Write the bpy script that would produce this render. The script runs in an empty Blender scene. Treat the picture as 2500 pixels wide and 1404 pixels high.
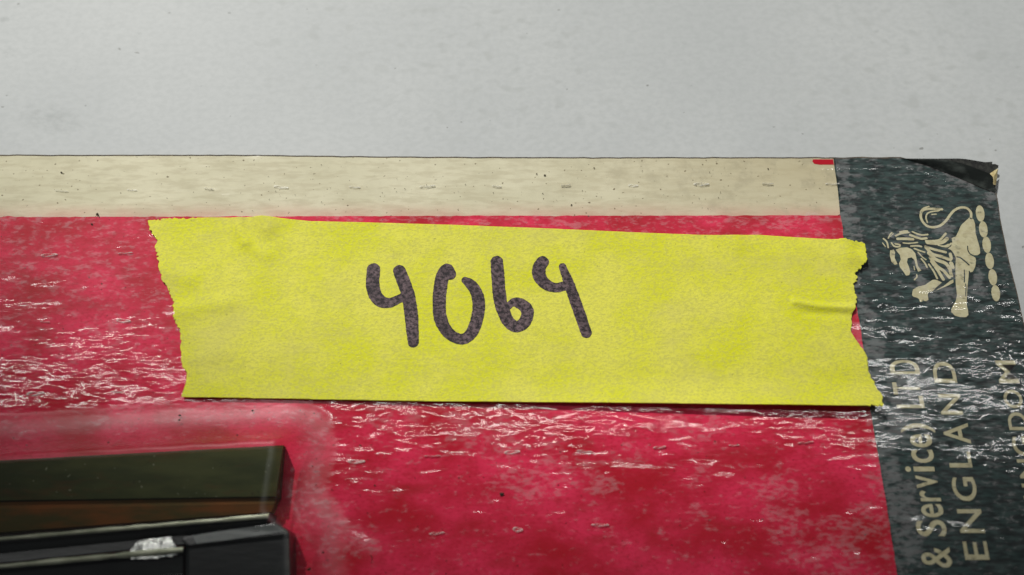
import bpy, bmesh, math, random
import numpy as np
from mathutils import Vector, Matrix

random.seed(7)
rng = np.random.default_rng(7)
scene = bpy.context.scene
col = scene.collection
MM = 0.001

# ------------------------------------------------------------------ camera
PITCH = math.radians(21.0)          # tilt away from looking straight down
FPX, CX, CY, W = 2200.0, 1250.0, 702.0, 2500.0
DIST = 121.0                        # mm, lens to the centre of the picture
cam_d = bpy.data.cameras.new('camera')
cam = bpy.data.objects.new('camera', cam_d); col.objects.link(cam)
cam_d.sensor_width = 36.0
cam_d.lens = 36.0 * FPX / W
cam_d.clip_start = 0.005
cam_d.clip_end = 20.0
CAM = np.array([0.0, -DIST * math.sin(PITCH), DIST * math.cos(PITCH)])
cam.location = CAM * MM
cam.rotation_euler = (PITCH, 0, 0)
cam_d.dof.use_dof = True
cam_d.dof.focus_distance = 0.121
cam_d.dof.aperture_fstop = 14.0
scene.camera = cam

# ------------------------------------------------------------------ light
world = bpy.data.worlds.new('World'); scene.world = world
world.use_nodes = True
bg = world.node_tree.nodes['Background']
bg.inputs['Color'].default_value = (0.93, 0.97, 1.0, 1)
bg.inputs['Strength'].default_value = 0.065

def aim(o, target):
    d = Vector(target) - o.location
    o.rotation_euler = d.to_track_quat('-Z', 'Y').to_euler()

# ceiling tube: long in x, narrow, a little beyond the card
tube = bpy.data.lights.new('ceiling_tube', 'AREA')
tube.shape = 'RECTANGLE'; tube.size = 1.5; tube.size_y = 0.013
tube.energy = 1.45; tube.color = (1.0, 1.0, 0.97)
tube_o = bpy.data.objects.new('ceiling_tube', tube); col.objects.link(tube_o)
tube_o.location = (0.0, 0.215, 0.88); aim(tube_o, (0, 0, 0))
# added spot, no known source; beam edge shaped to darken the lower card
spot = bpy.data.lights.new('added_spot', 'SPOT')
spot.energy = 98.0; spot.color = (1.0, 0.99, 0.95)
spot.shadow_soft_size = 0.017
spot.spot_size = math.radians(8.84); spot.spot_blend = 0.24
spot_o = bpy.data.objects.new('added_spot', spot); col.objects.link(spot_o)
spot_o.location = (-0.50, 0.97, 1.15); aim(spot_o, (-0.021, 0.110, 0))

scene.view_settings.view_transform = 'Standard'
scene.view_settings.look = 'None'
scene.view_settings.exposure = 0.0
scene.view_settings.gamma = 1.0
scene.render.engine = 'CYCLES'
scene.cycles.max_bounces = 8
scene.cycles.transparent_max_bounces = 12
scene.cycles.use_denoising = True
scene.cycles.use_adaptive_sampling = False

# ------------------------------------------------------------------ helpers
cp, sp_ = math.cos(PITCH), math.sin(PITCH)
def P(px, py, z=0.0):
    """point of the photograph -> place (mm) on the level plane at height z"""
    a, b = (px - CX) / FPX, -(py - CY) / FPX
    d = np.array([a, b * cp + sp_, b * sp_ - cp])
    t = (z - CAM[2]) / d[2]
    return CAM + t * d
def PL(pts, z=0.0):
    return np.array([P(x, y, z)[:2] for x, y in pts])

def obj(name, verts, faces, mat, parent=None, smooth=False):
    me = bpy.data.meshes.new(name)
    me.from_pydata([tuple(float(c) * MM for c in v) for v in verts], [], faces)
    me.validate(); me.update()
    if smooth:
        me.polygons.foreach_set('use_smooth', [True] * len(me.polygons))
    me.materials.append(mat)
    o = bpy.data.objects.new(name, me); col.objects.link(o)
    if parent: o.parent = parent
    return o

def empty(name, label=None, cat=None, loc=(0, 0, 0)):
    o = bpy.data.objects.new(name, None); col.objects.link(o)
    o.empty_display_size = 0.01
    if label: o['label'] = label
    if cat: o['category'] = cat
    return o

def sd_poly(X, Y, poly):
    """signed distance to a polygon, negative inside"""
    poly = np.asarray(poly, float)
    d = np.full(X.shape, 1e9); inside = np.zeros(X.shape, bool)
    n = len(poly)
    for i in range(n):
        ax, ay = poly[i]; bx, by = poly[(i + 1) % n]
        ex, ey = bx - ax, by - ay
        L = ex * ex + ey * ey + 1e-12
        t = np.clip(((X - ax) * ex + (Y - ay) * ey) / L, 0, 1)
        d = np.minimum(d, (X - ax - t * ex) ** 2 + (Y - ay - t * ey) ** 2)
        c = ((ay > Y) != (by > Y))
        with np.errstate(divide='ignore', invalid='ignore'):
            xi = ax + (Y - ay) * ex / (ey if abs(ey) > 1e-12 else 1e-12)
        inside ^= c & (X < xi)
    d = np.sqrt(d)
    return np.where(inside, -d, d)

def sd_line(X, Y, pts, r):
    """distance to a stroke; r = half width, a number or one per point"""
    pts = np.asarray(pts, float)
    r = np.broadcast_to(np.asarray(r, float), (len(pts),))
    d = np.full(X.shape, 1e9)
    for i in range(len(pts) - 1):
        ax, ay = pts[i]; bx, by = pts[i + 1]
        ex, ey = bx - ax, by - ay
        t = np.clip(((X - ax) * ex + (Y - ay) * ey) / (ex * ex + ey * ey + 1e-12), 0, 1)
        d = np.minimum(d, np.hypot(X - ax - t * ex, Y - ay - t * ey) - (r[i] + t * (r[i + 1] - r[i])))
    return d

def smooth_line(pts, n=6):
    """Catmull-Rom through the points"""
    p = np.asarray(pts, float)
    q = np.vstack([2 * p[0] - p[1], p, 2 * p[-1] - p[-2]])
    out = []
    for i in range(1, len(q) - 2):
        for k in range(n):
            t = k / n
            out.append(0.5 * (2 * q[i] + (q[i + 1] - q[i - 1]) * t + (2 * q[i - 1] - 5 * q[i] + 4 * q[i + 1] - q[i + 2]) * t * t
                       + (-q[i - 1] + 3 * q[i] - 3 * q[i + 1] + q[i + 2]) * t ** 3))
    out.append(p[-1])
    return np.array(out)

def vnoise(X, Y, s, seed=0):
    """smooth value noise, -1..1, feature size s"""
    g = np.random.default_rng(seed).uniform(-1, 1, (257, 257))
    u, v = X / s + 1000.37, Y / s + 1000.91
    i, j = np.floor(u).astype(int), np.floor(v).astype(int)
    f, h = u - i, v - j
    f = f * f * (3 - 2 * f); h = h * h * (3 - 2 * h)
    i %= 256; j %= 256
    return (g[i, j] * (1 - f) + g[i + 1, j] * f) * (1 - h) + (g[i, j + 1] * (1 - f) + g[i + 1, j + 1] * f) * h

def contour(name, field, box, cell, zfun, mat, parent=None, attrs=None):
    """sheet that fills field < 0, on a grid so that it can follow zfun"""
    x0, y0, x1, y1 = box
    nx, ny = int((x1 - x0) / cell) + 2, int((y1 - y0) / cell) + 2
    xs, ys = x0 + np.arange(nx) * cell, y0 + np.arange(ny) * cell
    X, Y = np.meshgrid(xs, ys, indexing='ij')
    F = field(X, Y)
    idx = -np.ones((nx, ny), int)
    neg = F < 0
    cnt = neg[:-1, :-1].astype(int) + neg[1:, :-1] + neg[1:, 1:] + neg[:-1, 1:]
    full = cnt == 4
    used = neg.copy()
    idx[used] = np.arange(used.sum())
    vx, vy = list(X[used]), list(Y[used])
    I, J = np.nonzero(full)
    faces = np.stack([idx[I, J], idx[I + 1, J], idx[I + 1, J + 1], idx[I, J + 1]], 1).tolist()
    cache = {}
    def cut(a, b):
        k = (a, b) if a < b else (b, a)
        if k not in cache:
            fa, fb = F[k[0]], F[k[1]]
            t = fa / (fa - fb)
            cache[k] = len(vx)
            vx.append(X[k[0]] + t * (X[k[1]] - X[k[0]])); vy.append(Y[k[0]] + t * (Y[k[1]] - Y[k[0]]))
        return cache[k]
    I, J = np.nonzero((cnt > 0) & (cnt < 4))
    for i, j in zip(I.tolist(), J.tolist()):
        cs = [(i, j), (i + 1, j), (i + 1, j + 1), (i, j + 1)]
        f = []
        for a, b in zip(cs, cs[1:] + cs[:1]):
            if neg[a]: f.append(int(idx[a]))
            if neg[a] != neg[b]: f.append(cut(a, b))
        if len(f) > 2: faces.append(f)
    vx, vy = np.array(vx), np.array(vy)
    vz = zfun(vx, vy) if callable(zfun) else np.full(vx.shape, zfun)
    o = obj(name, np.stack([vx, vy, vz], 1), faces, mat, parent, smooth=True)
    if attrs:
        for an, fn in attrs.items():
            a = o.data.attributes.new(an, 'FLOAT', 'POINT')
            a.data.foreach_set('value', np.asarray(fn(vx, vy), np.float32))
    return o

# ------------------------------------------------------------------ materials
class Mat:
    def __init__(s, name):
        s.m = bpy.data.materials.new(name); s.m.use_nodes = True
        s.t = s.m.node_tree; s.t.nodes.clear()
        s.out = s.t.nodes.new('ShaderNodeOutputMaterial')
        tc = s.t.nodes.new('ShaderNodeTexCoord'); s.co = tc.outputs['Object']
    def n(s, kind, **kw):
        nd = s.t.nodes.new(kind)
        for k, v in kw.items():
            if hasattr(nd, k) and not k.startswith('i_'): setattr(nd, k, v)
        return nd
    def link(s, a, b): s.t.links.new(a, b)
    def put(s, sock, v):
        if isinstance(v, bpy.types.NodeSocket): s.link(v, sock)
        elif isinstance(v, (tuple, list)) and len(v) == 3 and sock.type == 'RGBA': sock.default_value = (*v, 1)
        else: sock.default_value = v
    def noise(s, size, stretch=(1, 1, 1), detail=3, rough=0.55, off=(0, 0, 0)):
        """size in mm"""
        mp = s.n('ShaderNodeMapping'); s.link(s.co, mp.inputs['Vector'])
        k = 1000.0 / size
        mp.inputs['Scale'].default_value = (k * stretch[0], k * stretch[1], k * stretch[2])
        mp.inputs['Location'].default_value = off
        nz = s.n('ShaderNodeTexNoise'); s.link(mp.outputs[0], nz.inputs['Vector'])
        nz.inputs['Scale'].default_value = 1.0
        nz.inputs['Detail'].default_value = detail; nz.inputs['Roughness'].default_value = rough
        return nz.outputs['Fac']
    def math(s, op, a, b=0.0, c=0.0, clamp=False):
        m = s.n('ShaderNodeMath', operation=op); m.use_clamp = clamp
        for sock, v in zip(m.inputs, (a, b, c)): s.put(sock, v)
        return m.outputs[0]
    def ramp(s, v, a, b, lo=0.0, hi=1.0):
        r = s.n('ShaderNodeMapRange', interpolation_type='SMOOTHSTEP')
        for k, x in (('Value', v), ('From Min', a), ('From Max', b), ('To Min', lo), ('To Max', hi)): s.put(r.inputs[k], x)
        return r.outputs['Result']
    def mix(s, f, a, b):
        m = s.n('ShaderNodeMix', data_type='RGBA')
        s.put(m.inputs['Factor'], f); s.put(m.inputs[6], a); s.put(m.inputs[7], b)
        return m.outputs[2]
    def bump(s, h, dist, strength=1.0, normal=None):
        b = s.n('ShaderNodeBump')
        b.inputs['Strength'].default_value = strength
        b.inputs['Distance'].default_value = dist * MM
        s.link(h, b.inputs['Height'])
        if normal: s.link(normal, b.inputs['Normal'])
        return b.outputs['Normal']
    def attr(s, name):
        a = s.n('ShaderNodeAttribute'); a.attribute_name = name
        return a.outputs['Fac']
    def principled(s, color, rough=0.6, metal=0.0, normal=None, spec=0.5, coat=0.0):
        b = s.n('ShaderNodeBsdfPrincipled')
        s.put(b.inputs['Base Color'], color); s.put(b.inputs['Roughness'], rough)
        s.put(b.inputs['Metallic'], metal); s.put(b.inputs['Specular IOR Level'], spec)
        s.put(b.inputs['Coat Weight'], coat)
        if normal: s.link(normal, b.inputs['Normal'])
        s.link(b.outputs[0], s.out.inputs['Surface'])
        return b

def mat_table():
    m = Mat('white_laminate')
    big = m.noise(26, detail=3)
    blot = m.ramp(m.noise(2.0, (0.7, 1, 1), 1, 0.5), 0.56, 0.74)
    where = m.ramp(m.noise(55, detail=1, off=(2.3, 0.7, 0)), 0.40, 0.62)
    fine = m.noise(0.8, (0.7, 1, 1), 3, 0.65)
    c = m.mix(m.ramp(big, 0.3, 0.7), (0.50, 0.517, 0.515), (0.54, 0.555, 0.55))
    c = m.mix(m.math('MULTIPLY', m.math('MULTIPLY', blot, where), 0.30), c, (0.35, 0.365, 0.345))
    c = m.mix(m.ramp(fine, 0.36, 0.66, 0, 0.30), c, (0.40, 0.42, 0.415))
    # tiny dirt specks
    sp = m.ramp(m.noise(0.9, (0.7, 1, 1), 1, 0.5, off=(5, 3, 0)), 0.775, 0.80, 0, 0.55)
    c = m.mix(sp, c, (0.12, 0.115, 0.10))
    nrm = m.bump(m.noise(0.8, detail=3), 0.02, 0.6)
    m.principled(c, 0.55, 0, nrm, 0.3)
    return m.m

def mat_smudge():
    m = Mat('grey_smudge')
    n = m.noise(1.6, (0.7, 1, 1), 3)
    a = m.math('MULTIPLY', m.attr('soft'), m.ramp(n, 0.34, 0.68, 0.02, 0.11))
    t = m.n('ShaderNodeBsdfTransparent'); d = m.n('ShaderNodeBsdfDiffuse')
    d.inputs['Color'].default_value = (0.25, 0.27, 0.25, 1)
    mx = m.n('ShaderNodeMixShader'); m.link(a, mx.inputs[0]); m.link(t.outputs[0], mx.inputs[1]); m.link(d.outputs[0], mx.inputs[2])
    m.link(mx.outputs[0], m.out.inputs['Surface'])
    return m.m

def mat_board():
    m = Mat('card_edge_shade')  # dark brown stands in for the shadow line along the card edge
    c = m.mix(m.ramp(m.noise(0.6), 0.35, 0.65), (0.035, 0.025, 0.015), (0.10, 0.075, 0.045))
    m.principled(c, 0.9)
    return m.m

def mat_cream():
    m = Mat('cream_print')
    n1, n2 = m.noise(6, (0.5, 1, 1), 4), m.noise(0.6, (0.22, 1, 1), 3)
    c = m.mix(m.ramp(n1, 0.3, 0.72), (0.68, 0.64, 0.46), (0.78, 0.735, 0.545))
    c = m.mix(m.ramp(n2, 0.42, 0.66, 0, 0.34), c, (0.48, 0.42, 0.28))
    # yellowed towards the right end, ink bled along the red border
    c = m.mix(m.math('MULTIPLY', m.attr('aged'), 0.8), c, (0.50, 0.43, 0.27))
    bl = m.math('MULTIPLY', m.attr('bleed'), m.ramp(m.noise(2.5, (0.5, 1, 1)), 0.3, 0.6, 0.45, 1))
    c = m.mix(m.math('MULTIPLY', bl, 0.6), c, (0.66, 0.33, 0.27))
    dirt = m.ramp(m.noise(3.0, detail=5, rough=0.7, off=(5, 5, 0)), 0.48, 0.68, 0, 0.5)
    c = m.mix(m.math('MULTIPLY', dirt, m.math('ADD', 0.25, m.attr('aged'))), c, (0.40, 0.36, 0.25))
    sp = m.ramp(m.noise(0.5, detail=1, off=(3, 1, 0)), 0.72, 0.75, 0, 0.8)
    c = m.mix(sp, c, (0.13, 0.09, 0.05))
    m.principled(c, 0.7, 0, m.bump(n2, 0.03, 0.5), 0.0)
    return m.m

def mat_red():
    m = Mat('red_print')
    n1, n2 = m.noise(7, (0.6, 1, 1), 5, 0.6), m.noise(0.35, (0.6, 1, 1), 3)
    c = m.mix(m.ramp(n1, 0.32, 0.66), (0.47, 0.015, 0.028), (0.79, 0.040, 0.105))
    c = m.mix(m.ramp(m.noise(2.2, (0.5, 1, 1), 4, off=(6, 6, 0)), 0.5, 0.75, 0, 0.45), c, (0.34, 0.026, 0.022))
    c = m.mix(m.ramp(n2, 0.45, 0.72, 0, 0.5), c, (0.46, 0.014, 0.032))
    sp = m.ramp(m.noise(0.45, detail=1, off=(8, 1, 0)), 0.745, 0.77, 0, 0.85)
    c = m.mix(sp, c, (0.06, 0.02, 0.01))
    m.principled(c, 0.6, 0, m.bump(n2, 0.02, 0.5), 0.0)
    return m.m

def mat_dark():
    m = Mat('dark_band_print')
    n1 = m.noise(0.5, (0.28, 1, 1), 3)
    c = m.mix(m.ramp(n1, 0.35, 0.65), (0.012, 0.020, 0.020), (0.036, 0.066, 0.062))
    m.principled(c, 0.55, spec=0.0)
    return m.m

def mat_letter():
    m = Mat('cream_lettering')
    c = m.mix(m.ramp(m.noise(0.9, detail=4), 0.35, 0.7), (0.60, 0.56, 0.36), (0.50, 0.45, 0.27))
    c = m.mix(m.ramp(m.noise(0.6, (0.5, 1, 1), 4, 0.7, off=(2, 6, 0)), 0.56, 0.70, 0, 0.75), c, (0.12, 0.12, 0.085))
    m.principled(c, 0.65, spec=0.0)
    return m.m

def mat_film():
    m = Mat('clear_film')
    milk = m.attr('milk')
    # fine ripples of the shrunk film, drawn out along x
    r1 = m.noise(1.0, (0.36, 1.0, 1), 1, 0.5)
    r2 = m.noise(0.50, (0.42, 1.0, 1), 1, 0.5, off=(4, 7, 0))
    r3 = m.noise(4.2, (0.38, 1.0, 1), 2, 0.5)
    h = m.math('ADD', m.math('MULTIPLY', r1, 1.0), m.math('MULTIPLY', r2, 0.30))
    h = m.math('ADD', h, m.math('MULTIPLY', r3, 2.6))
    pat = m.ramp(m.noise(6.5, (0.45, 1, 1), 2, off=(3, 8, 0)), 0.36, 0.60, 0.55, 1.25)
    h = m.math('MULTIPLY', m.math('MULTIPLY', h, m.attr('slack')), pat)
    nrm = m.bump(h, 0.045, 1.0)
    # where the film has come loose it turns milky
    f1 = m.noise(0.85, (0.45, 1, 1), 4, 0.65, off=(1, 5, 0))
    f2 = m.noise(0.45, (0.5, 1, 1), 2, 0.6, off=(9, 2, 0))
    k = m.math('ADD', m.math('MULTIPLY', f1, 0.5), m.math('MULTIPLY', f2, 0.5))
    k = m.math('ADD', k, m.math('SUBTRACT', milk, 0.5))
    mask = m.ramp(k, 0.455, 0.61)
    op = m.math('ADD', m.math('MULTIPLY', mask, m.math('ADD', 0.05, m.math('MULTIPLY', f1, 0.14))), m.math('MULTIPLY', m.attr('haze'), m.math('ADD', 0.06, m.math('MULTIPLY', f1, 0.14))))
    tr = m.n('ShaderNodeBsdfTransparent')
    m.put(tr.inputs['Color'], m.mix(m.attr('amber'), (1, 1, 1), (0.93, 0.66, 0.34)))
    df = m.n('ShaderNodeBsdfDiffuse'); df.inputs['Color'].default_value = (0.86, 0.81, 0.82, 1)
    m.link(nrm, df.inputs['Normal'])
    mx = m.n('ShaderNodeMixShader'); m.link(op, mx.inputs[0]); m.link(tr.outputs[0], mx.inputs[1]); m.link(df.outputs[0], mx.inputs[2])
    gl = m.n('ShaderNodeBsdfGlossy'); m.put(gl.inputs['Roughness'], m.attr('gloss'))
    m.link(nrm, gl.inputs['Normal'])
    geo = m.n('ShaderNodeNewGeometry'); dt = m.n('ShaderNodeVectorMath', operation='DOT_PRODUCT')
    m.link(geo.outputs['Incoming'], dt.inputs[0]); m.link(nrm, dt.inputs[1])
    # thin sheet: same reflectance from either side
    g5 = m.math('POWER', m.math('SUBTRACT', 1.0, m.math('ABSOLUTE', dt.outputs['Value']), clamp=True), 5.0)
    fac = m.math('ADD', 0.045, m.math('MULTIPLY', g5, 0.955), clamp=True)
    m2 = m.n('ShaderNodeMixShader'); m.link(fac, m2.inputs[0]); m.link(mx.outputs[0], m2.inputs[1]); m.link(gl.outputs[0], m2.inputs[2])
    m.link(m2.outputs[0], m.out.inputs['Surface'])
    return m.m

def mat_tape():
    m = Mat('yellow_crepe_paper')
    g = m.noise(0.30, (0.7, 1, 1), 3, 0.75)
    g2 = m.noise(0.30, detail=2, off=(7, 2, 0))
    big = m.noise(8, detail=5, rough=0.6)
    c = m.mix(m.ramp(big, 0.36, 0.64), (0.72, 0.725, 0.022), (0.79, 0.755, 0.095))
    c = m.mix(m.ramp(g, 0.40, 0.66, 0, 0.75), c, (0.56, 0.54, 0.11))
    c = m.mix(m.ramp(g2, 0.60, 0.72, 0, 0.6), c, (0.85, 0.84, 0.10))
    c = m.mix(m.ramp(m.noise(5, (0.6, 1, 1), 4, 0.65, off=(6, 1, 0)), 0.48, 0.72, 0, 0.40), c, (0.60, 0.55, 0.16))
    sp = m.ramp(m.noise(0.40, detail=1, off=(2, 2, 0)), 0.76, 0.79, 0, 0.55)
    c = m.mix(sp, c, (0.22, 0.20, 0.05))
    cr = m.noise(0.9, (0.35, 1, 1), 2, 0.5, off=(1, 9, 0))
    nrm = m.bump(m.math('ADD', g, m.math('MULTIPLY', cr, 0.9)), 0.06, 0.9)
    m.principled(c, 0.6, 0, nrm, 0.15)
    return m.m

def mat_ink():
    m = Mat('black_marker_ink')
    g = m.noise(0.42, (0.8, 1, 1), 3, 0.75)
    c = m.mix(m.ramp(g, 0.38, 0.64), (0.014, 0.009, 0.012), (0.17, 0.115, 0.125))
    c = m.mix(m.ramp(m.noise(2.2, detail=3, off=(4, 4, 0)), 0.4, 0.65, 0, 0.45), c, (0.016, 0.011, 0.014))
    m.principled(c, 0.6, 0, m.bump(g, 0.05, 0.8), 0.25)
    return m.m

def mat_metal(name, a, b, size, rough, metal=0.0, stretch=(0.25, 1, 1), bump=0.03, spec=0.5):
    m = Mat(name)
    n = m.noise(size, stretch, 4, 0.6)
    c = m.mix(m.ramp(n, 0.34, 0.66), a, b)
    m.principled(c, rough, metal, m.bump(m.noise(size * 0.35, stretch, 3), bump, 0.6), spec)
    return m.m

def mat_olive():
    m = Mat('olive_dulled_metal')
    n = m.noise(4.0, (0.25, 1, 1), 4, 0.6)
    c = m.mix(m.ramp(n, 0.34, 0.66), (0.026, 0.033, 0.010), (0.056, 0.062, 0.020))
    c = m.mix(m.ramp(m.noise(3.0, (0.3, 1, 1), 5, 0.65, off=(2, 2, 0)), 0.52, 0.72, 0, 0.6), c, (0.085, 0.034, 0.012))
    c = m.mix(m.ramp(m.noise(0.5, detail=1, off=(1, 3, 0)), 0.74, 0.78, 0, 0.8), c, (0.22, 0.22, 0.15))
    c = m.mix(m.ramp(m.noise(1.6, (1, 1, 1), 2, 0.5, off=(7, 3, 0)), 0.70, 0.78, 0, 0.7), c, (0.008, 0.008, 0.005))
    m.principled(c, 0.7, 0, m.bump(m.noise(1.2, (0.3, 1, 1), 3), 0.03, 0.6), 0.15)
    return m.m

def mat_plain(name, a, b, size=0.8, rough=0.8):
    m = Mat(name)
    m.principled(m.mix(m.ramp(m.noise(size), 0.35, 0.65), a, b), rough)
    return m.m

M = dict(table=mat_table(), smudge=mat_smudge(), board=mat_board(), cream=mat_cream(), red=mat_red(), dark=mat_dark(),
         letter=mat_letter(), film=mat_film(), tape=mat_tape(), ink=mat_ink(),
         olive=mat_olive(),
         rust=mat_metal('rusty_groove', (0.18, 0.066, 0.020), (0.07, 0.058, 0.021), 2.6, 0.85, spec=0.1),
         black=mat_metal('black_enamel', (0.006, 0.007, 0.007), (0.013, 0.015, 0.014), 2.5, 0.26),
         silver=mat_metal('silvery_metal', (0.85, 0.86, 0.82), (0.45, 0.46, 0.43), 0.7, 0.24, 1.0, (0.8, 1, 1), 0.12),
         steel=mat_metal('pale_highlight_metal', (0.36, 0.37, 0.28), (0.20, 0.21, 0.15), 1.0, 0.40, 0.85, (0.3, 1, 1), 0.03),
         grey=mat_metal('worn_grey_enamel', (0.06, 0.07, 0.066), (0.13, 0.145, 0.138), 1.5, 0.45),
         torn=mat_plain('torn_black_paper', (0.006, 0.006, 0.006), (0.030, 0.032, 0.026), 0.4, 0.8),
         fibre=mat_plain('torn_cream_fibre', (0.62, 0.52, 0.27), (0.40, 0.30, 0.13), 0.6, 0.9),
         dirt=mat_plain('brown_dirt', (0.025, 0.015, 0.010), (0.07, 0.045, 0.02), 0.5, 0.9),
         slit_in=mat_plain('slit_shadowed_paper', (0.30, 0.05, 0.04), (0.22, 0.03, 0.03), 0.5, 0.8))

# ------------------------------------------------------------------ tabletop
ZT = 0.0
table = obj('tabletop', [(-420, -330, ZT), (420, -330, ZT), (420, 330, ZT), (-420, 330, ZT),
                         (-420, -330, -25), (420, -330, -25), (420, 330, -25), (-420, 330, -25)],
            [[0, 1, 2, 3], [7, 6, 5, 4], [0, 4, 5, 1], [1, 5, 6, 2], [2, 6, 7, 3], [3, 7, 4, 0]], M['table'])
table['kind'] = 'structure'
table['label'] = 'pale grey white tabletop with faint smudges'
def smudge(px, py, rx, ry, ang=0.0):
    c = P(px, py, 0)
    cs, sn = math.cos(ang), math.sin(ang)
    def loc(X, Y):
        dx, dy = X - c[0], Y - c[1]
        return np.hypot((dx * cs + dy * sn) / rx, (-dx * sn + dy * cs) / ry)
    R = max(rx, ry) * 1.1
    contour('smudge', lambda X, Y: loc(X, Y) - 1, (c[0] - R, c[1] - R, c[0] + R, c[1] + R), R / 14, 0.012, M['smudge'], table,
            {'soft': lambda X, Y: np.clip(1 - loc(X, Y), 0, 1) ** 0.7})
smudge(125, 290, 5.5, 2.6, -0.25)
smudge(275, 60, 0.7, 0.4, -0.4); smudge(340, 81, 0.6, 0.35, -0.4); smudge(20, 130, 1.2, 1.0); smudge(10, 50, 1.0, 0.8)
smudge(2140, 77, 0.6, 0.3, 0.3); smudge(2482, 165, 0.7, 0.3, 0.5); smudge(1670, 104, 0.6, 0.4)

# ------------------------------------------------------------------ the card
card = empty('product_card', 'old red product card with cream strip and dark lion band, sealed in clear film', 'product card')
ZB, ZP, ZL, ZF = 0.90, 0.94, 0.965, 1.06      # board top, print, lettering, film (mm)

def jag(pts, amp, step, seed, z):
    """polyline in place coordinates, cut into short steps with a slightly frayed line"""
    p = PL(pts, z); out = [p[0]]; r = np.random.default_rng(seed)
    for a, b in zip(p[:-1], p[1:]):
        n = max(1, int(np.hypot(*(b - a)) / step)); d = (b - a) / (np.hypot(*(b - a)) + 1e-9)
        for k in range(1, n + 1):
            q = a + (b - a) * k / n
            if k < n: q = q + np.array([-d[1], d[0]]) * r.normal(0, amp)
            out.append(q)
    return np.array(out)

top_edge = [(-700, 380), (0, 381), (400, 381), (620, 381), (900, 385), (1300, 387), (1700, 387), (2035, 387), (2200, 386.5)]
crease = [(2200, 386.5), (2262, 403), (2322, 426), (2380, 450), (2430, 471)]
right_edge = [(2430, 471), (2445, 560), (2462, 640), (2480, 710), (2498, 790), (2580, 1150), (2760, 1990)]
mid_line = [(-700, 531), (0, 531), (20, 527), (40, 530), (400, 529), (1000, 527.5), (1500, 526.5), (2052, 526)]
band_edge_hi = [(2035, 387), (2042, 440), (2048, 490), (2052, 526)]
band_edge_lo = [(2052, 526), (2062, 590), (2090, 740), (2106, 840), (2124, 1000), (2136, 1070), (2161, 1210), (2190, 1404), (2278, 1990)]

L_top = jag(top_edge, 0.03, 1.2, 1, ZP)
i35 = int(np.argmin(np.abs(L_top[:, 0] - P(2035, 387, ZP)[0])))
L_crease, L_right = jag(crease, 0.02, 1.0, 2, ZP), jag(right_edge, 0.02, 1.5, 3, ZP)
L_mid, L_bh, L_bl = jag(mid_line, 0.035, 0.8, 4, ZP), jag(band_edge_hi, 0.03, 0.7, 5, ZP), jag(band_edge_lo, 0.035, 0.8, 6, ZP)
L_bh[0] = L_top[i35]
XL, YB = -132.0, -100.0
L_top[0, 0] = XL; L_mid[0, 0] = XL
L_right[-1] = L_right[-1] * 0 + [L_right[-2][0] + (L_right[-1][0] - L_right[-2][0]) * (YB - L_right[-2][1]) / (L_right[-1][1] - L_right[-2][1]), YB]
L_bl[-1] = [L_bl[-2][0] + (L_bl[-1][0] - L_bl[-2][0]) * (YB - L_bl[-2][1]) / (L_bl[-1][1] - L_bl[-2][1]), YB]

def sheet(name, pts, z, mat, parent):
    return obj(name, [(x, y, z) for x, y in pts], [list(range(len(pts)))], mat, parent)

outline = np.vstack([L_top, L_crease[1:], L_right[1:], [[XL, YB]]])[::-1]
shade_rim = outline.copy()  # board widened past the print, its dark rim drawn as edge shadow
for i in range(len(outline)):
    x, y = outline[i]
    if y > P(1000, 470, ZP)[1] and x < P(2240, 400, ZP)[0]: shade_rim[i, 1] += 0.22
    elif x > P(2400, 440, ZP)[0] and y > YB + 1: shade_rim[i, 0] += 0.16
n = len(shade_rim)
obj('backing_board', [(x, y, 0.12) for x, y in shade_rim] + [(x, y, ZB) for x, y in shade_rim],
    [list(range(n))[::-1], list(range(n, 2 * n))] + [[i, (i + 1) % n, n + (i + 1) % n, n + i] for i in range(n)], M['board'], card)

cream_poly = np.vstack([L_top[:i35 + 1], L_bh[1:], L_mid[::-1][1:]])
mid_y = P(1000, 527, ZP)[1]; r_x = P(2040, 460, ZP)[0]
contour('cream_strip', lambda X, Y: sd_poly(X, Y, cream_poly), (XL - 1, mid_y - 2, r_x + 3, L_top[:, 1].max() + 1), 0.45, ZP, M['cream'], card,
        {'bleed': lambda X, Y: np.clip(1 - (Y - mid_y) / 2.6, 0, 1) ** 1.6,
         'aged': lambda X, Y: np.clip((X - r_x + 45) / 50, 0, 1) * (0.5 + 0.5 * np.clip((Y - mid_y) / 6, 0, 1))})
sheet('red_panel', np.vstack([L_mid, L_bl[1:], [[XL, YB]]])[::-1], ZP, M['red'], card)
sheet('dark_band', np.vstack([L_top[i35:], L_crease[1:], L_right[1:], L_bl[::-1], L_bh[::-1][1:-1]])[::-1], ZP, M['dark'], card)
tab = PL([(1985, 389), (2034, 389), (2036, 402), (2000, 402), (1988, 400), (1983, 394)], ZL)
sheet('red_registration_mark', tab[::-1], ZL, M['red'], card)

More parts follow.
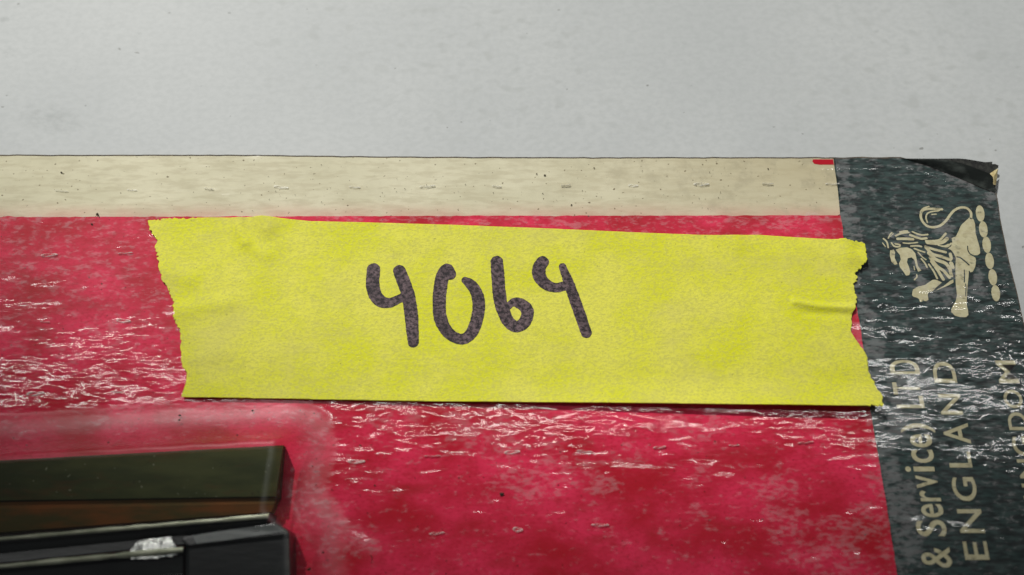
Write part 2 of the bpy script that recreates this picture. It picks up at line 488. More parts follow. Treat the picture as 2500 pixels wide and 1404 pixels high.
# ------------------------------------------------------------------ metal part under the film
part = empty('metal_strip', 'dark olive and black metal strip with rusty groove, bulging under the film', 'metal part')
def rail(yl, xr, yr, z, xl=0):
    """edge line of the strip: photographed heights at its left and right end, real height z"""
    a, b = P(xl, yl, z), P(xr, yr, z)
    s = (b - a) / (b[0] - a[0])
    return np.array([a + s * (-118.0 - a[0]), b])
RL = dict(f0=rail(1124, 692, 1087, 2.2), f1=rail(1131, 690, 1094, 3.6), f2=rail(1222, 674, 1212, 3.7),
          g0=rail(1226, 673, 1215, 3.35), g1=rail(1234, 672, 1221, 3.05), g2=rail(1244, 671, 1229, 3.25), g3=rail(1262, 667, 1238, 3.1), g4=rail(1300, 661, 1250, 2.9),
          k0=rail(1302, 660, 1252, 4.2), k1=rail(1309, 658, 1256, 4.75), k2=rail(1316, 656, 1260, 4.95), k3=rail(1323, 654, 1265, 4.92), k4=rail(1332, 652, 1272, 4.55),
          k5=rail(1352, 650, 1288, 4.0), k6=rail(1374, 648, 1308, 4.15),
          l0=rail(1378, 447, 1338, 4.75), l1=rail(1383, 447, 1342, 5.0), l2=rail(1391, 447, 1349, 4.95), l3=rail(1396, 447, 1353, 4.5),
          b0=rail(1398, 446, 1356, 3.9), b1=rail(1440, 446, 1398, 3.7), b2=rail(1446, 446, 1404, 4.4), b3=rail(1462, 446, 1420, 4.3), b4=rail(1700, 446, 1660, 3.4))
def loft(name, keys, mat, base=1.12, parent=part):
    """strip along the rails, closed down to the base so that it is solid"""
    R = [RL[k] for k in keys]
    n = len(R); V = []; NX = 40
    for j in range(NX + 1):
        t = j / NX
        for r in R:
            p = r[0] + (r[1] - r[0]) * t
            V.append(p)
        V.append([V[-1][0], V[-1][1], base]); V.append([R[0][0][0] + (R[0][1][0] - R[0][0][0]) * t, (R[0][0] + (R[0][1] - R[0][0]) * t)[1], base])
    m = n + 2; F = []
    for j in range(NX):
        for i in range(m):
            a, b = j * m + i, j * m + (i + 1) % m
            F.append([a, b, b + m, a + m])
    F.append(list(range(m))[::-1]); F.append([NX * m + i for i in range(m)])
    return obj(name, V, F, mat, parent)
loft('flange', ['f0', 'f1', 'f2'], M['olive'])
loft('groove', ['g0', 'g1', 'g2', 'g3', 'g4'], M['rust'])
rail_o = loft('rail', ['k0', 'k1', 'k2', 'k3', 'k4', 'k5', 'k6'], M['black'])
loft('lip', ['l0', 'l1', 'l2', 'l3'], M['black'])
loft('web', ['b0', 'b1', 'b2', 'b3', 'b4'], M['black'])
# highlight on the rail and lip crests, put in as paler metal
def crest(name, k, x0, x1, up, wid, parent):
    a, b = RL[k]
    V, F = [], []; NX = 60
    for j in range(NX + 1):
        t = j / NX; p = a + (b - a) * t
        w = wid * (1 + 0.25 * random.uniform(-1, 1))
        for q in range(4):
            ang = math.radians(62 - 38 * q)
            V.append([p[0], p[1] + math.sin(ang) * w, p[2] + up - 0.10 + math.cos(ang) * w * 0.35])
    for j in range(NX):
        for i in range(3): F.append([j * 4 + i, j * 4 + i + 1, j * 4 + i + 5, j * 4 + i + 4][::-1])
    return obj(name, V, F, M['steel'], parent, smooth=True)
crest('crest_highlight', 'k2', 0, 0, 0.07, 0.27, part)
crest('crest_highlight', 'l1', 0, 0, 0.07, 0.34, part)
# raised silvery patch in the channel beside the end block
def patch():
    z = 4.35
    q = PL([(318, 1352), (336, 1322), (370, 1316), (420, 1311), (432, 1335), (440, 1354), (400, 1362), (350, 1366), (325, 1365)], z)
    cx, cy = q.mean(0)
    contour('silvery_patch', lambda X, Y: sd_poly(X, Y, q) + 0.12 * vnoise(X, Y, 0.4, 3), (q[:, 0].min() - 1, q[:, 1].min() - 1, q[:, 0].max() + 1, q[:, 1].max() + 1),
            0.10, lambda X, Y: z + 0.35 - 0.09 * (Y - cy) + 0.10 * vnoise(X, Y, 0.8, 5) + 0.03 * vnoise(X, Y, 0.3, 6), M['silver'], part)
patch()
# end block
def block():
    z1, z2 = 4.85, 5.15
    top = [P(444, 1309, z1), P(560, 1291, z1), P(672, 1276, z1), P(704, 1296, z1), P(706, 1306, z2 - 0.35), P(560, 1322, z2), P(462, 1332, z2), P(452, 1328, z2 - 0.1), P(440, 1318, z1)]
    inner = []
    low = [np.array([p[0], p[1], 1.12]) for p in top]
    V = [list(p) for p in top]; F = [[0, 1, 5, 6, 7, 8], [1, 2, 3, 4, 5]]
    fr = [P(706, 1312, 4.5), P(560, 1327, 4.7), P(462, 1338, 4.7), P(452, 1340, 4.5)]
    lowf = [P(716, 1700, 4.6), P(560, 1700, 4.6), P(462, 1700, 4.6), P(450, 1700, 4.4)]
    k = len(V); V += [list(p) for p in fr]; F += [[4, k, k + 1, 5], [5, k + 1, k + 2, 6], [6, k + 2, k + 3, 7]]
    j = len(V); V += [list(p) for p in lowf]; F += [[k, j, j + 1, k + 1], [k + 1, j + 1, j + 2, k + 2], [k + 2, j + 2, j + 3, k + 3]]
    # end and side walls down to the card
    def wall(a, b):
        s = len(V); V.append([V[a][0], V[a][1], 1.12]); V.append([V[b][0], V[b][1], 1.12]); F.append([a, b, s + 1, s])
    for a, b in ((0, 8), (8, 7), (7, k + 3), (k + 3, j + 3), (j, k), (k, 4), (4, 3), (3, 2), (2, 1), (1, 0)): wall(a, b)
    o = obj('end_block', V, F, M['black'], part)
    bm = bmesh.new(); bm.from_mesh(o.data); bmesh.ops.remove_doubles(bm, verts=bm.verts, dist=1e-6)
    bmesh.ops.recalc_face_normals(bm, faces=bm.faces); bm.to_mesh(o.data); bm.free()
    bv = o.modifiers.new('b', 'BEVEL'); bv.width = 0.00022; bv.segments = 3; bv.limit_method = 'ANGLE'
    # grey worn top
    obj('cap_plate', [P(*q) for q in [(470, 1308, 4.93), (560, 1294, 4.93), (666, 1280, 4.93), (698, 1297, 4.95), (560, 1318, 5.22), (480, 1327, 5.22)]], [[0, 1, 4, 5], [1, 2, 3, 4]], M['grey'], part)
block()

# ------------------------------------------------------------------ film
foot = np.vstack([RL['f0'][:, :2], RL['g4'][1:, :2], [P(706, 1296, 5.4)[:2]], [P(716, 1700, 4.6)[:2]], [[-118, P(716, 1700, 4.6)[1]]]])
rk = list(RL)
def smoothstep(a, b, x):
    t = np.clip((x - a) / (b - a), 0, 1); return t * t * (3 - 2 * t)
tent_lines = [  # folds of the film beside the strip: (points, half width mm, height mm)
    (smooth_line(PL([(712, 1185), (722, 1225), (738, 1270), (762, 1312), (800, 1336)], 1.5)), 0.30, 0.025),
    (smooth_line(PL([(722, 1190), (745, 1240), (770, 1285), (792, 1310)], 1.4)), 0.35, 0.02),
    (smooth_line(PL([(770, 1010), (792, 1040), (770, 1085), (750, 1120), (756, 1165), (775, 1215), (810, 1260), (860, 1305), (905, 1335)], 1.2)), 0.6, 0.06),
    (smooth_line(PL([(735, 1305), (770, 1335), (830, 1343), (900, 1340), (955, 1345)], 1.2)), 0.3, 0.02),
    (smooth_line(PL([(1985, 405), (2050, 407), (2120, 407), (2200, 404), (2262, 418), (2310, 436)], 1.1)), 0.22, 0.12),
    (smooth_line(PL([(592, 392), (640, 389), (700, 390)], 1.1)), 0.5, 0.02),
]
def film_z(X, Y):
    d = sd_poly(X, Y, foot)
    z = np.full(X.shape, ZF)
    ins = d < 0.0
    zi = np.full(X.shape, 5.35)
    R = 6.2
    t = np.clip(1 - np.maximum(d, 0) / R, 0, 1)
    z = ZF + (zi - ZF) * t ** 2.3
    for pts, w, h in tent_lines:
        z = z + h * np.exp(-(np.maximum(sd_line(X, Y, pts, 0.0), 0) / w) ** 2)
    z = z + 0.02 * vnoise(X, Y, 2.5, 11) * (d > 0.5)
    return np.maximum(z, ZF - 0.01)

milk_spots = [  # cloudy patches, photographed centre and half sizes
    (2195, 1010, 35, 70, .5), (2180, 1250, 60, 95, .5), (2250, 945, 35, 40, .4), (2215, 1330, 40, 50, .35), (2122, 850, 36, 60, .5), (2160, 1120, 35, 60, .35),
    (2330, 660, 30, 40, .2), (2300, 565, 30, 25, .35), (2390, 690, 20, 25, .4), (2310, 720, 45, 25, .4), (2245, 690, 30, 15, .35), (2240, 640, 20, 20, .2), (2190, 560, 60, 20, .15),
    (1170, 1060, 80, 45, .35), (1330, 1165, 130, 38, .42), (1450, 1185, 60, 25, .4), (1900, 1230, 55, 60, .42), (2020, 1295, 120, 35, .36), (1700, 1040, 60, 30, .35), (1700, 1160, 30, 25, .3),
    (2030, 1360, 90, 40, .3), (1540, 1110, 50, 25, .25), (960, 1000, 60, 30, .3), (1230, 1100, 40, 50, .3), (1710, 1250, 25, 20, .3), (1350, 1085, 45, 30, .2),
    (240, 805, 28, 14, .45), (420, 815, 24, 16, .4), (1380, 550, 40, 14, .3), (1760, 535, 50, 12, .4), (1880, 545, 25, 18, .35), (1980, 530, 60, 10, .4),
    (2350, 440, 40, 18, .4), (2260, 408, 90, 12, .35), (2120, 1010, 8, 40, .4), (2420, 480, 20, 15, .3), (2470, 620, 12, 60, .3), (1100, 1020, 220, 18, .15)]
def milk(X, Y):
    a = np.full(X.shape, 0.40)
    red = (Y < mid_y)
    dband = sd_line(X, Y, np.vstack([L_bh, L_bl[1:]]), 0.0)
    xb = np.interp(-Y, -np.vstack([L_bh, L_bl[1:]])[:, 1], np.vstack([L_bh, L_bl[1:]])[:, 0])
    onband = X > xb
    a = np.where(red & ~onband, 0.415 + 0.055 * smoothstep(-25, 0, Y), a)
    a = np.where(~red & ~onband, 0.33, a)
    a = np.where(onband, 0.435, a)
    a = np.where(onband & (dband < 1.5 + 0.9 * vnoise(X, Y, 2.2, 21) + 0.7 * vnoise(X, Y, 7, 22)), 0.56, a)
    for px, py, rx, ry, amt in milk_spots:
        c = P(px, py, 1); k = 0.0553 * 1.0
        q = 0.35 * vnoise(X, Y, 1.2, 23) + np.hypot((X - c[0]) / (rx * k * 1.15), (Y - c[1]) / (ry * k * 1.25))
        a = a + amt * np.clip(1.15 - q, 0, 1) * np.where(onband, 0.5, 0.6)
    a = np.where(~onband, np.minimum(a, 0.52), np.minimum(a, 0.56))
    d = sd_poly(X, Y, foot)
    ring = np.exp(-((d - 4.3) / 1.7) ** 2)
    a = a + 0.03 * ring * (d > 0) * smoothstep(-52, -28, Y + 0.0 * X) 
    for pts, w, h in tent_lines[:4]:
        a = a + 0.06 * np.exp(-(np.maximum(sd_line(X, Y, pts, 0.0), 0) / (w * 1.8)) ** 2)
    a = np.where(d < 0.3, 0.15, a)
    return a
def amber(X, Y):
    d = sd_poly(X, Y, foot)
    return np.where(d < -0.3, 0.0, np.clip(1 - np.maximum(d, 0) / 3.0, 0, 1) * 0.2)
def slack(X, Y):
    d = sd_poly(X, Y, foot)
    return np.where(d < 5.5, 0.45 + 0.55 * np.clip((d - 3.5) / 2, 0, 1), 1.0) * np.where(d < 0.2, 0.3, 1.0)
def haze(X, Y):
    d = sd_poly(X, Y, foot)
    a = 0.8 * np.exp(-((d - 4.1) / np.where(d > 4.1, 0.9, 1.5)) ** 2) * (d > 0.2) * smoothstep(-44, -30, Y) * (0.85 + 0.3 * vnoise(X, Y, 3, 81))
    for pts, w, h in tent_lines[:3]:
        a = np.maximum(a, 0.5 * np.exp(-(np.maximum(sd_line(X, Y, pts, 0.0), 0) / (w * 1.5)) ** 2))
    xb = np.interp(-Y, -np.vstack([L_bh, L_bl[1:]])[:, 1], np.vstack([L_bh, L_bl[1:]])[:, 0])
    a = np.maximum(a, np.where(X > xb, 0.20 + 0.10 * vnoise(X, Y, 1.2, 82), 0.0))
    a = np.maximum(a, np.where((X <= xb) & (Y < mid_y), (0.14 + 0.22 * smoothstep(-20, -55, X)) * smoothstep(-22, 0, Y), 0.0))
    return np.clip(a, 0, 1.2)
film_out = outline
film = contour('clear_film', lambda X, Y: sd_poly(X, Y, film_out), (XL - 1, YB + 22, L_right[:, 0].max() + 1, L_top[:, 1].max() + 1), 0.33, film_z, M['film'], card,
               {'milk': milk, 'amber': amber, 'slack': slack, 'haze': haze, 'gloss': lambda X, Y: np.interp(sd_poly(X, Y, foot), [-0.9, -0.15, 4.8, 6.6], [0.09, 0.50, 0.50, 0.072])})

# ------------------------------------------------------------------ worn corner of the card
def ribbon(name, A, B, za, zb, mat, parent, bulge=0.0, n=28, rows=6):
    a, b = smooth_line(np.array(A, float)), smooth_line(np.array(B, float))
    V, F = [], []
    for i in range(n + 1):
        t = i / n
        pa = np.array([np.interp(t, np.linspace(0, 1, len(a)), a[:, k]) for k in (0, 1)])
        pb = np.array([np.interp(t, np.linspace(0, 1, len(b)), b[:, k]) for k in (0, 1)])
        z0 = za(t) if callable(za) else za; z1 = zb(t) if callable(zb) else zb
        for j in range(rows + 1):
            s = j / rows
            z = z0 + (z1 - z0) * s + bulge * math.sin(math.pi * s)
            q = pa + (pb - pa) * s
            V.append(P(q[0], q[1], z))
    for i in range(n):
        for j in range(rows):
            k = i * (rows + 1) + j
            F.append([k, k + 1, k + rows + 2, k + rows + 1])
    return obj(name, V, F, mat, parent, smooth=True)
mb = Mat('lifted_dark_film')
nz = mb.noise(1.4, (0.5, 1, 1), 4)
mb.principled(mb.mix(mb.ramp(nz, 0.45, 0.7), (0.020, 0.024, 0.022), (0.075, 0.086, 0.078)), 0.32, 0, mb.bump(mb.noise(0.9, (0.4, 1, 1), 3), 0.05, 0.7))
corner = ribbon('lifted_corner', [(2200, 387), (2262, 404), (2322, 427), (2380, 451), (2430, 471)],
                [(2205, 387), (2290, 389), (2345, 398), (2388, 413), (2421, 428), (2426, 452)],
                1.1, lambda t: 1.1 + 1.3 * math.sin(math.pi * min(1, t * 1.02)) ** 0.8, mb.m, card, 0.10)
obj('torn_layer', [P(x, y, z) for x, y, z in
    [(2205, 387.0, 1.0), (2290, 387.5, 1.0), (2340, 387.0, 1.0), (2358, 388.4, 1.05), (2372, 390.5, 1.1), (2386, 393, 1.1), (2405, 396, 1.1), (2423, 395, 1.1), (2422, 400.5, 1.1), (2430, 400.5, 1.1), (2438, 404, 1.1), (2437, 410, 1.1),
     (2430, 415, 1.0), (2424, 425, 1.0), (2428, 440, 1.0), (2431, 454, 1.0), (2429, 457, 1.0), (2434, 465.5, 1.0), (2429, 470.5, 1.0), (2380, 452, 0.95), (2322, 428, 0.95), (2262, 405, 0.95)]],
    [list(range(22))[::-1]], M['torn'], card)
fb = [(2418, 423, 1.35), (2428, 416, 1.3), (2437, 411.5, 1.2), (2435, 424, 1.15), (2434, 436, 1.15), (2431, 452, 1.15), (2426, 451, 1.3), (2420, 438, 1.4), (2415, 430, 1.45)]
V = [P(*p) for p in fb] + [P(2427, 431, 1.65)]
obj('torn_fibre', V, [[(i + 1) % 9, i, 9] for i in range(9)], M['fibre'], card)

# ------------------------------------------------------------------ lettering on the dark band
letters = [  # (glyph, x0, y0, x1, y1) in a 2.249x enlargement whose corner is at (2050, 780)
    ('D', 275, 222, 435, 300), ('T', 293, 345, 440, 412), ('L', 311, 420, 462, 487), (')', 335, 570, 520, 622), ('e', 387, 630, 507, 702), ('c', 395, 716, 518, 787),
    ('i', 360, 806, 520, 836), ('v', 420, 855, 537, 926), ('r', 440, 938, 552, 998), ('e', 448, 1013, 570, 1086), ('S', 420, 1100, 585, 1190), ('&', 447, 1248, 613, 1362),
    ('D', 512, 232, 635, 347), ('N', 550, 410, 668, 522), ('A', 570, 568, 712, 682), ('L', 598, 726, 722, 813), ('G', 620, 865, 752, 997), ('N', 653, 1042, 787, 1172), ('E', 682, 1218, 815, 1320),
    ('M', 866, 226, 975, 350), ('O', 901, 386, 1003, 487), ('D', 924, 510, 1030, 608), ('G', 950, 642, 1066, 748), ('N', 982, 768, 1092, 872), ('I', 1000, 902, 1112, 922), ('K', 1016, 955, 1130, 1050)]
dg = None
for g, x0, y0, x1, y1 in letters:
    cu = bpy.data.curves.new('letter', 'FONT'); cu.body = g; cu.size = 1.0; cu.resolution_u = 6
    cu.offset = 0.010
    tmp = bpy.data.objects.new('letter_tmp', cu); col.objects.link(tmp)
    bpy.context.view_layer.update()
    me = bpy.data.meshes.new_from_object(tmp.evaluated_get(bpy.context.evaluated_depsgraph_get()))
    bpy.data.objects.remove(tmp); bpy.data.curves.remove(cu)
    v = np.array([tuple(q.co) for q in me.vertices])
    lo, hi = v.min(0), v.max(0)
    u, w = (v[:, 0] - lo[0]) / max(hi[0] - lo[0], 1e-6), (v[:, 1] - lo[1]) / max(hi[1] - lo[1], 1e-6)
    a, b = P(2050 + x0 / 2.249, 780 + (y0 + y1) / 2 / 2.249, ZL), P(2050 + x1 / 2.249, 780 + (y0 + y1) / 2 / 2.249, ZL)
    c, d = P(2050 + (x0 + x1) / 2 / 2.249, 780 + y1 / 2.249, ZL), P(2050 + (x0 + x1) / 2 / 2.249, 780 + y0 / 2.249, ZL)
    # the line of writing runs away from the viewer: letter tops point to -x
    X = b[0] + (a[0] - b[0]) * w; Y = c[1] + (d[1] - c[1]) * u
    X = X + 0.02 * vnoise(X, Y, 0.35, 31); Y = Y + 0.02 * vnoise(X, Y, 0.35, 32)
    for k, q in enumerate(me.vertices): q.co = (X[k] * MM, Y[k] * MM, ZL * MM)
    me.materials.clear(); me.materials.append(M['letter'])
    o = bpy.data.objects.new('letter', me); col.objects.link(o); o.parent = card
    me.update()
    if me.polygons and me.polygons[0].normal.z < 0: me.flip_normals()

# ------------------------------------------------------------------ lion crest printed on the band
LZ = ZL
def lp(pts): return PL([(2140 + x / 4.388, 470 + y / 4.388) for x, y in pts], LZ)
S = 0.0553 / 4.388   # stroke widths: enlargement pixels -> mm
def fill(*polys):
    ps = [lp(p) for p in polys]
    return lambda X, Y: np.minimum.reduce([sd_poly(X, Y, p) for p in ps])
def strokes(*ls):
    qs = [(smooth_line(lp(p)), w * S / 2) for p, w in ls]
    return lambda X, Y: np.minimum.reduce([sd_line(X, Y, p, w) for p, w in qs])
lion_box = lp([(40, 1360), (1340, 120)])
LB = (lion_box[:, 0].min(), lion_box[:, 1].min(), lion_box[:, 0].max() + 1.0, lion_box[:, 1].max())
rough = lambda X, Y: 0.012 * vnoise(X, Y, 0.25, 41)
lion = None
body = fill([(1000, 265), (1040, 290), (1055, 340), (1062, 440), (1085, 520), (1108, 600), (1110, 650), (1085, 672), (1040, 672), (1000, 650), (985, 625), (1000, 660), (1060, 700), (1066, 740), (1055, 800), (1030, 850), (1005, 855), (990, 830),
             (985, 900), (975, 1000), (968, 1120), (965, 1200), (980, 1265), (985, 1310), (960, 1335), (900, 1335), (840, 1320), (800, 1280), (805, 1240), (850, 1160), (862, 1100), (850, 1000), (845, 900), (845, 800), (850, 700),
             (830, 660), (800, 615), (765, 600), (800, 575), (812, 530), (805, 490), (850, 470), (880, 410), (905, 350), (960, 300)])
cuts = strokes(([(862, 690), (900, 700), (950, 740), (990, 775)], 16), ([(975, 575), (980, 620), (1000, 655), (1040, 680), (1090, 685)], 12), ([(940, 830), (942, 900), (940, 960)], 12), ([(955, 980), (958, 1040), (955, 1110)], 10))
lion = empty_f = None
emb = contour('lion_emblem', lambda X, Y: np.maximum(body(X, Y), -cuts(X, Y)) + rough(X, Y), LB, 0.06, LZ, M['letter'], card)
def piece(f, name):
    return contour(name, lambda X, Y: f(X, Y) + rough(X, Y), LB, 0.06, LZ, M['letter'], emb)
piece(strokes(([(1012, 275), (1010, 215), (970, 170), (910, 160), (850, 180), (800, 225), (750, 295), (690, 350), (620, 372), (550, 362), (500, 320), (475, 265), (480, 210), (520, 180), (600, 175), (700, 180)], 27),
              ([(700, 172), (660, 195), (590, 205), (545, 225), (530, 270), (545, 320)], 16), ([(470, 250), (475, 200), (510, 165), (560, 150)], 16), ([(640, 232), (590, 235)], 12)), 'tail')
piece(strokes(([(250, 425), (290, 415), (330, 412)], 18), ([(205, 465), (260, 440), (345, 428)], 18), ([(385, 420), (430, 440), (490, 455), (548, 450)], 18), ([(360, 455), (420, 478), (480, 495), (535, 490)], 26),
              ([(225, 497), (300, 495), (390, 500)], 30), ([(285, 540), (350, 545), (440, 535)], 14), ([(370, 575), (440, 572), (480, 580)], 20), ([(405, 600), (460, 622), (515, 640)], 18),
              ([(530, 520), (600, 520), (680, 505), (740, 440)], 24), ([(545, 535), (640, 545), (710, 530), (755, 495)], 40), ([(660, 565), (720, 575), (770, 555)], 14), ([(700, 575), (760, 578), (800, 545)], 18),
              ([(525, 580), (600, 605), (680, 625), (740, 640)], 28), ([(530, 590), (600, 660), (690, 685), (770, 715)], 34), ([(560, 650), (640, 720), (740, 760), (790, 830)], 38), ([(575, 700), (650, 790), (720, 840), (780, 910)], 34),
              ([(590, 740), (660, 840), (715, 930)], 34), ([(560, 770), (610, 840), (650, 920)], 20), ([(480, 710), (520, 760), (540, 800)], 18), ([(445, 640), (490, 690), (530, 720)], 14), ([(790, 660), (800, 700), (790, 720)], 34),
              ([(800, 760), (815, 800)], 44), ([(790, 850), (805, 890)], 34)), 'mane')
face = fill([(205, 615), (250, 592), (330, 588), (380, 610), (415, 650), (430, 720), (445, 790), (480, 835), (445, 850), (425, 800), (405, 720), (375, 695), (335, 705), (325, 745), (345, 790), (362, 850), (350, 885), (315, 890), (290, 850), (250, 800), (240, 760), (260, 720), (250, 670)],
            [(145, 620), (185, 612), (198, 640), (195, 700), (225, 768), (195, 775), (160, 740), (143, 680)])
piece(face, 'face')
piece(strokes(([(75, 495), (110, 530), (125, 590)], 18), ([(65, 540), (95, 580)], 12), ([(125, 490), (145, 450), (165, 430)], 14), ([(160, 540), (190, 575), (240, 580), (250, 560), (200, 550)], 18), ([(150, 470), (180, 440)], 10),
              ([(430, 880), (432, 905), (405, 935)], 14), ([(400, 790), (408, 830)], 10)), 'forelock')
piece(fill([(600, 935), (640, 935), (700, 965), (640, 1015), (600, 1060), (560, 1070), (548, 1095), (555, 1150), (530, 1165), (505, 1160), (495, 1140), (490, 1170), (465, 1172), (455, 1140), (430, 1125), (400, 1120), (380, 1100), (390, 1040), (440, 1010), (520, 990)],
           [(605, 1075), (640, 1045), (720, 1000), (790, 945), (822, 930), (825, 965), (780, 990), (700, 1025), (640, 1050)]), 'paw')
for cx, cy in ((1110, 225), (1144, 395), (1180, 560), (1211, 733), (1245, 908), (1277, 1078)):
    th = np.linspace(0, 2 * math.pi, 24, endpoint=False)
    p = [(cx + 46 * math.cos(t) + 8 * math.sin(t), cy + 88 * math.sin(t)) for t in th]
    q = lp(p); b = (q[:, 0].min() - .2, q[:, 1].min() - .2, q[:, 0].max() + .2, q[:, 1].max() + .2)
    contour('wreath_bead', lambda X, Y: sd_poly(X, Y, q) + rough(X, Y), b, 0.08, LZ, M['letter'], emb)

# ------------------------------------------------------------------ vent slits punched through the film
def slit_mesh():
    V, F = [], []; n = 20
    for i in range(n):
        t = 2 * math.pi * i / n
        x, y = 0.92 * math.cos(t), 0.10 * math.sin(t) * (1 + 0.3 * math.sin(3 * t + 1))
        for s, z in ((1.14, 0.0), (1.05, 0.14), (0.95, 0.14), (0.86, 0.02)):
            V.append((x * s, y * s + (s - 1) * 0.35 * math.sin(t), z))
    for i in range(n):
        for j in range(3):
            a, b = i * 4 + j, ((i + 1) % n) * 4 + j
            F.append([a, b, b + 1, a + 1])
    return V, F
mr = Mat('slit_rim_film')
rim = mr.n('ShaderNodeBsdfPrincipled'); rim.inputs['Base Color'].default_value = (0.92, 0.90, 0.84, 1); rim.inputs['Roughness'].default_value = 0.28
rt = mr.n('ShaderNodeBsdfTransparent'); rm = mr.n('ShaderNodeMixShader')
mr.link(mr.ramp(mr.noise(0.7), 0.35, 0.65, 0.15, 0.8), rm.inputs[0]); mr.link(rt.outputs[0], rm.inputs[1]); mr.link(rim.outputs[0], rm.inputs[2]); mr.link(rm.outputs[0], mr.out.inputs['Surface'])
slits = [(150, 466), (322, 464), (510, 461), (686, 457), (866, 457), (1043, 455), (1213, 455), (1381, 453), (1546, 453), (1712, 450), (1874, 449), (2032, 449),
         (120, 623), (306, 618), (110, 786), (301, 783), (86, 961), (284, 957), (870, 1127), (1055, 1113), (1250, 1104), (1427, 1102), (1610, 1092), (1792, 1087), (1967, 1080),
         (1066, 1302), (1264, 1293), (1465, 1282), (2132, 1076), (2180, 915), (2310, 900)]
first = None
for k, (px, py) in enumerate(slits):
    if first is None:
        V, F = slit_mesh()
        first = obj('vent_slit', V, F, mr.m, card, smooth=True); o = first
    else:
        o = first.copy(); col.objects.link(o); o.parent = card
    p = P(px, py, ZF)
    o.location = (p[0] * MM, p[1] * MM, float(film_z(np.array([p[0]]), np.array([p[1]]))[0] + 0.015) * MM)
    o.rotation_euler = (0, 0, random.uniform(-0.12, 0.12)); o.scale = (random.uniform(0.6, 1.1), random.uniform(0.5, 1.8), random.uniform(0.4, 1.2))

# ------------------------------------------------------------------ yellow tape with the number
tape = empty('masking_tape', 'yellow crepe masking tape with torn ends, marked 4064 in black marker', 'tape')
ZTP = 1.30
tape_px = [(361, 537), (450, 533), (520, 530), (590, 532), (640, 528), (700, 534), (760, 540), (900, 543), (1100, 549), (1300, 556), (1500, 565), (1700, 573), (1790, 574), (1850, 573), (1950, 580), (2050, 586), (2106, 591),
           (2115, 610), (2113, 635), (2104, 653), (2087, 664), (2092, 682), (2084, 696), (2090, 721), (2088, 753), (2078, 778), (2078, 810), (2094, 835), (2117, 870), (2124, 917), (2135, 945), (2147, 966), (2150, 996),
           (1800, 991), (1500, 986), (1000, 980), (700, 974), (443, 970), (454, 937), (457, 909), (446, 896), (441, 856), (439, 807), (426, 781), (424, 741), (411, 707), (398, 681), (389, 655), (383, 630), (381, 607), (384, 589), (372, 570), (359, 548)]
tape_poly = PL(tape_px, ZTP)
TX0, TX1 = P(470, 750, ZTP)[0], P(2060, 750, ZTP)[0]
def tape_field(X, Y):
    endz = np.clip(np.maximum(TX0 - X, X - TX1) / 1.5, 0, 1)
    return sd_poly(X, Y, tape_poly) + endz * (0.14 * vnoise(X, Y, 0.8, 51) + 0.17 * vnoise(X, Y, 0.32, 52) + 0.10 * vnoise(X, Y, 0.17, 54)) + 0.012 * vnoise(X, Y, 0.5, 53)
wr = [(smooth_line(PL([(584, 530), (586, 560), (598, 590)], ZTP)), 0.95, 0.30), (smooth_line(PL([(640, 526), (655, 550)], ZTP)), 1.5, 0.32), (smooth_line(PL([(610, 605), (650, 622)], ZTP)), 1.0, 0.14),
      (smooth_line(PL([(1940, 738), (2000, 748), (2088, 752)], ZTP)), 0.50, 0.26), (smooth_line(PL([(1960, 764), (2080, 770)], ZTP)), 0.5, -0.10),
      (smooth_line(PL([(430, 760), (500, 748), (560, 740)], ZTP)), 1.3, 0.16), (smooth_line(PL([(400, 660), (460, 680)], ZTP)), 1.3, 0.15), (smooth_line(PL([(450, 880), (540, 860)], ZTP)), 1.4, 0.10),
      (smooth_line(PL([(2060, 585), (2080, 620), (2114, 640)], ZTP)), 1.2, 0.50), (smooth_line(PL([(1790, 573), (1800, 600)], ZTP)), 1.2, 0.14), (smooth_line(PL([(1980, 600), (2060, 640)], ZTP)), 1.1, 0.12)]
br = P(2149, 997, ZTP); bl = P(443, 970, ZTP)
def tape_z(X, Y):
    z = np.full(X.shape, ZTP)
    for pts, w, h in wr:
        z = z + h * np.exp(-(np.maximum(sd_line(X, Y, pts, 0.0), 0) / w) ** 2)
    yb = bl[1] + (X - bl[0]) / (br[0] - bl[0]) * (br[1] - bl[1])
    lift = np.clip(1 - (Y - yb) / 4.5, 0, 1) ** 2 * (0.15 + 0.85 * smoothstep(bl[0] + 20, br[0], X))
    z = z + 1.3 * lift + 0.05 * vnoise(X, Y, 6, 61) + 0.02 * vnoise(X, Y, 2, 62)
    return z
tb = (tape_poly[:, 0].min() - 1, tape_poly[:, 1].min() - 1, tape_poly[:, 0].max() + 1, tape_poly[:, 1].max() + 1)
strip = contour('tape_strip', tape_field, tb, 0.14, tape_z, M['tape'], tape)
so = strip.modifiers.new('thick', 'SOLIDIFY'); so.thickness = 0.00013; so.offset = -1

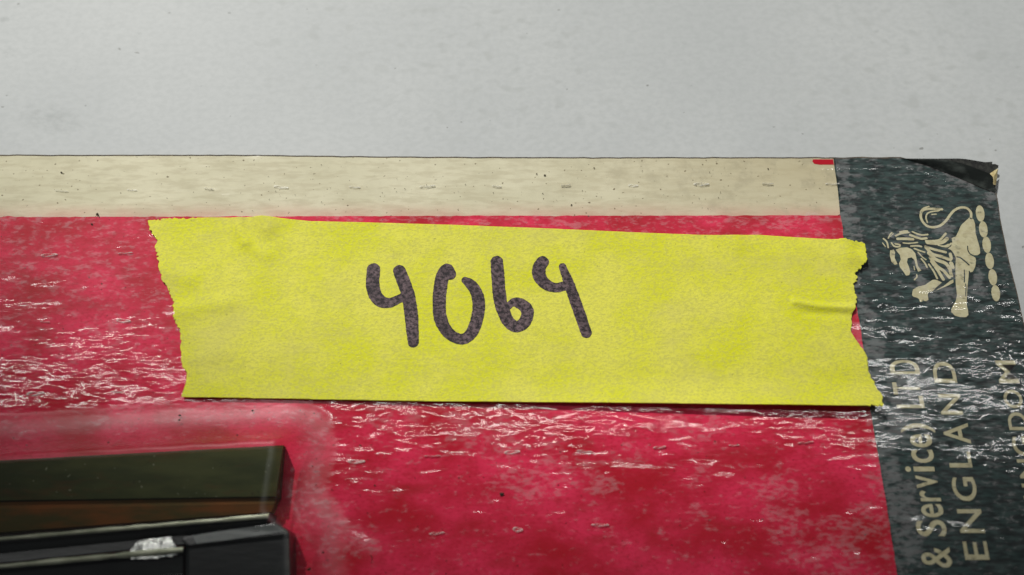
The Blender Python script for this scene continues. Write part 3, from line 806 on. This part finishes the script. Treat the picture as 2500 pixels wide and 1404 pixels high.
def dp(pts): return smooth_line(PL([(850 + x / 3.846, 580 + y / 3.846) for x, y in pts], ZTP))
DS = 0.0553 / 3.846 / 2
def wid(a, ws): return np.interp(np.linspace(0, 1, len(a)), np.linspace(0, 1, len(ws)), ws) * DS
digits = {
    'four': [([(238, 300), (230, 430), (255, 540), (320, 605), (400, 610), (480, 575), (545, 545)], [124, 126, 122, 100, 84, 84]), ([(480, 312), (530, 440), (570, 570), (594, 740), (604, 890), (612, 985)], [116, 124, 122, 124, 112, 98])],
    'zero': [([(958, 345), (925, 300), (885, 370), (862, 500), (856, 620), (860, 730), (900, 840), (970, 920), (1070, 955), (1150, 905), (1195, 810), (1222, 700), (1224, 590), (1190, 490), (1140, 430), (1098, 400)], [110, 122, 126, 122, 120, 104, 104, 112, 116, 116, 100, 66])],
    'six': [([(1396, 228), (1404, 340), (1414, 480), (1430, 600), (1465, 710), (1510, 795), (1580, 838), (1650, 805), (1684, 715), (1660, 650), (1590, 612), (1545, 612), (1500, 650)], [118, 122, 122, 122, 112, 106, 112, 118, 108, 84, 60])],
    'four_again': [([(1825, 228), (1792, 290), (1800, 370), (1860, 440), (1950, 470), (2045, 450)], [118, 126, 124, 108, 92, 90]), ([(2012, 272), (2070, 420), (2130, 590), (2190, 760), (2235, 895)], [70, 96, 108, 104, 100])]}
for name, ss in digits.items():
    qs = [(dp(p), w) for p, w in ss]
    qs = [(p, wid(p, w)) for p, w in qs]
    allp = np.vstack([p for p, _ in qs])
    f = lambda X, Y: np.minimum.reduce([sd_line(X, Y, p, r) for p, r in qs]) + 0.035 * vnoise(X, Y, 0.30, 71) + 0.02 * vnoise(X, Y, 0.15, 72)
    contour('handwritten_digit', f, (allp[:, 0].min() - 1.2, allp[:, 1].min() - 1.2, allp[:, 0].max() + 1.2, allp[:, 1].max() + 1.2), 0.12,
            lambda X, Y: tape_z(X, Y) + 0.03, M['ink'], tape)

# ------------------------------------------------------------------ loose dirt on the film
def specks():
    V, F = [], []
    def blob(px, py, r, el=1.0):
        c = P(px, py, ZF); z = float(film_z(np.array([c[0]]), np.array([c[1]]))[0])
        k = len(V); n = 7; a0 = random.uniform(0, 6)
        for i in range(n):
            t = a0 + 2 * math.pi * i / n; q = r * random.uniform(0.7, 1.25)
            V.append((c[0] + q * el * math.cos(t), c[1] + q * math.sin(t), z + 0.01))
        V.append((c[0], c[1], z + r * 0.7))
        for i in range(n): F.append([k + i, k + (i + 1) % n, k + n])
    def fibre(pts, r=0.035):
        p = smooth_line(np.array(pts, float), 4); k0 = len(V)
        for i, (x, y) in enumerate(p):
            c = P(x, y, ZF); z = float(film_z(np.array([c[0]]), np.array([c[1]]))[0])
            for dx, dz in ((-r, 0.02), (0, 0.02 + r * 1.6), (r, 0.02)): V.append((c[0] + dx * 0.8, c[1] + dx, z + dz))
            if i:
                a = k0 + (i - 1) * 3
                for j in range(2): F.append([a + j, a + j + 1, a + j + 4, a + j + 3])
    for px, py, r in ((237, 523, .16), (224, 547, .14), (150, 421, .13), (440, 1015, .13), (440, 1027, .12), (617, 1003, .14), (1225, 1207, .24), (792, 1350, .15), (763, 1392, .20), (880, 1087, .10), (915, 1185, .10),
                      (765, 1140, .10), (772, 1185, .09), (810, 1195, .09), (286, 1090, .13), (594, 1073, .11), (1330, 428, .13), (1310, 424, .10), (1450, 410, .10), (1875, 412, .10), (1325, 472, .09), (1395, 500, .10)):
        blob(px, py, r, random.uniform(1, 1.5))
    for _ in range(75):
        blob(random.uniform(430, 1000), random.uniform(1000, 1300), random.uniform(0.03, 0.07)) if random.random() < .5 else blob(random.uniform(900, 2100), random.uniform(1010, 1400), random.uniform(0.03, 0.07))
    for _ in range(40): blob(random.uniform(600, 2030), random.uniform(400, 520), random.uniform(0.03, 0.07))
    fibre([(233, 530), (238, 524), (242, 530), (238, 520)]); fibre([(905, 1355), (908, 1362), (906, 1375)])
    return V, F
V, F = specks()
dirt = obj('dirt_specks', V, F, M['dirt'])
dirt['kind'] = 'stuff'; dirt['label'] = 'tiny dark dirt specks scattered over the red and cream film'; dirt['category'] = 'dirt'

# put each thing's empty at its own base without moving the parts
for root, spot_px, z in ((card, (1250, 900), 0.0), (part, (350, 1250), ZB), (tape, (1250, 770), ZF)):
    L = Vector(P(*spot_px, z) * MM)
    root.location = L
    for ch in root.children: ch.location = ch.location - L
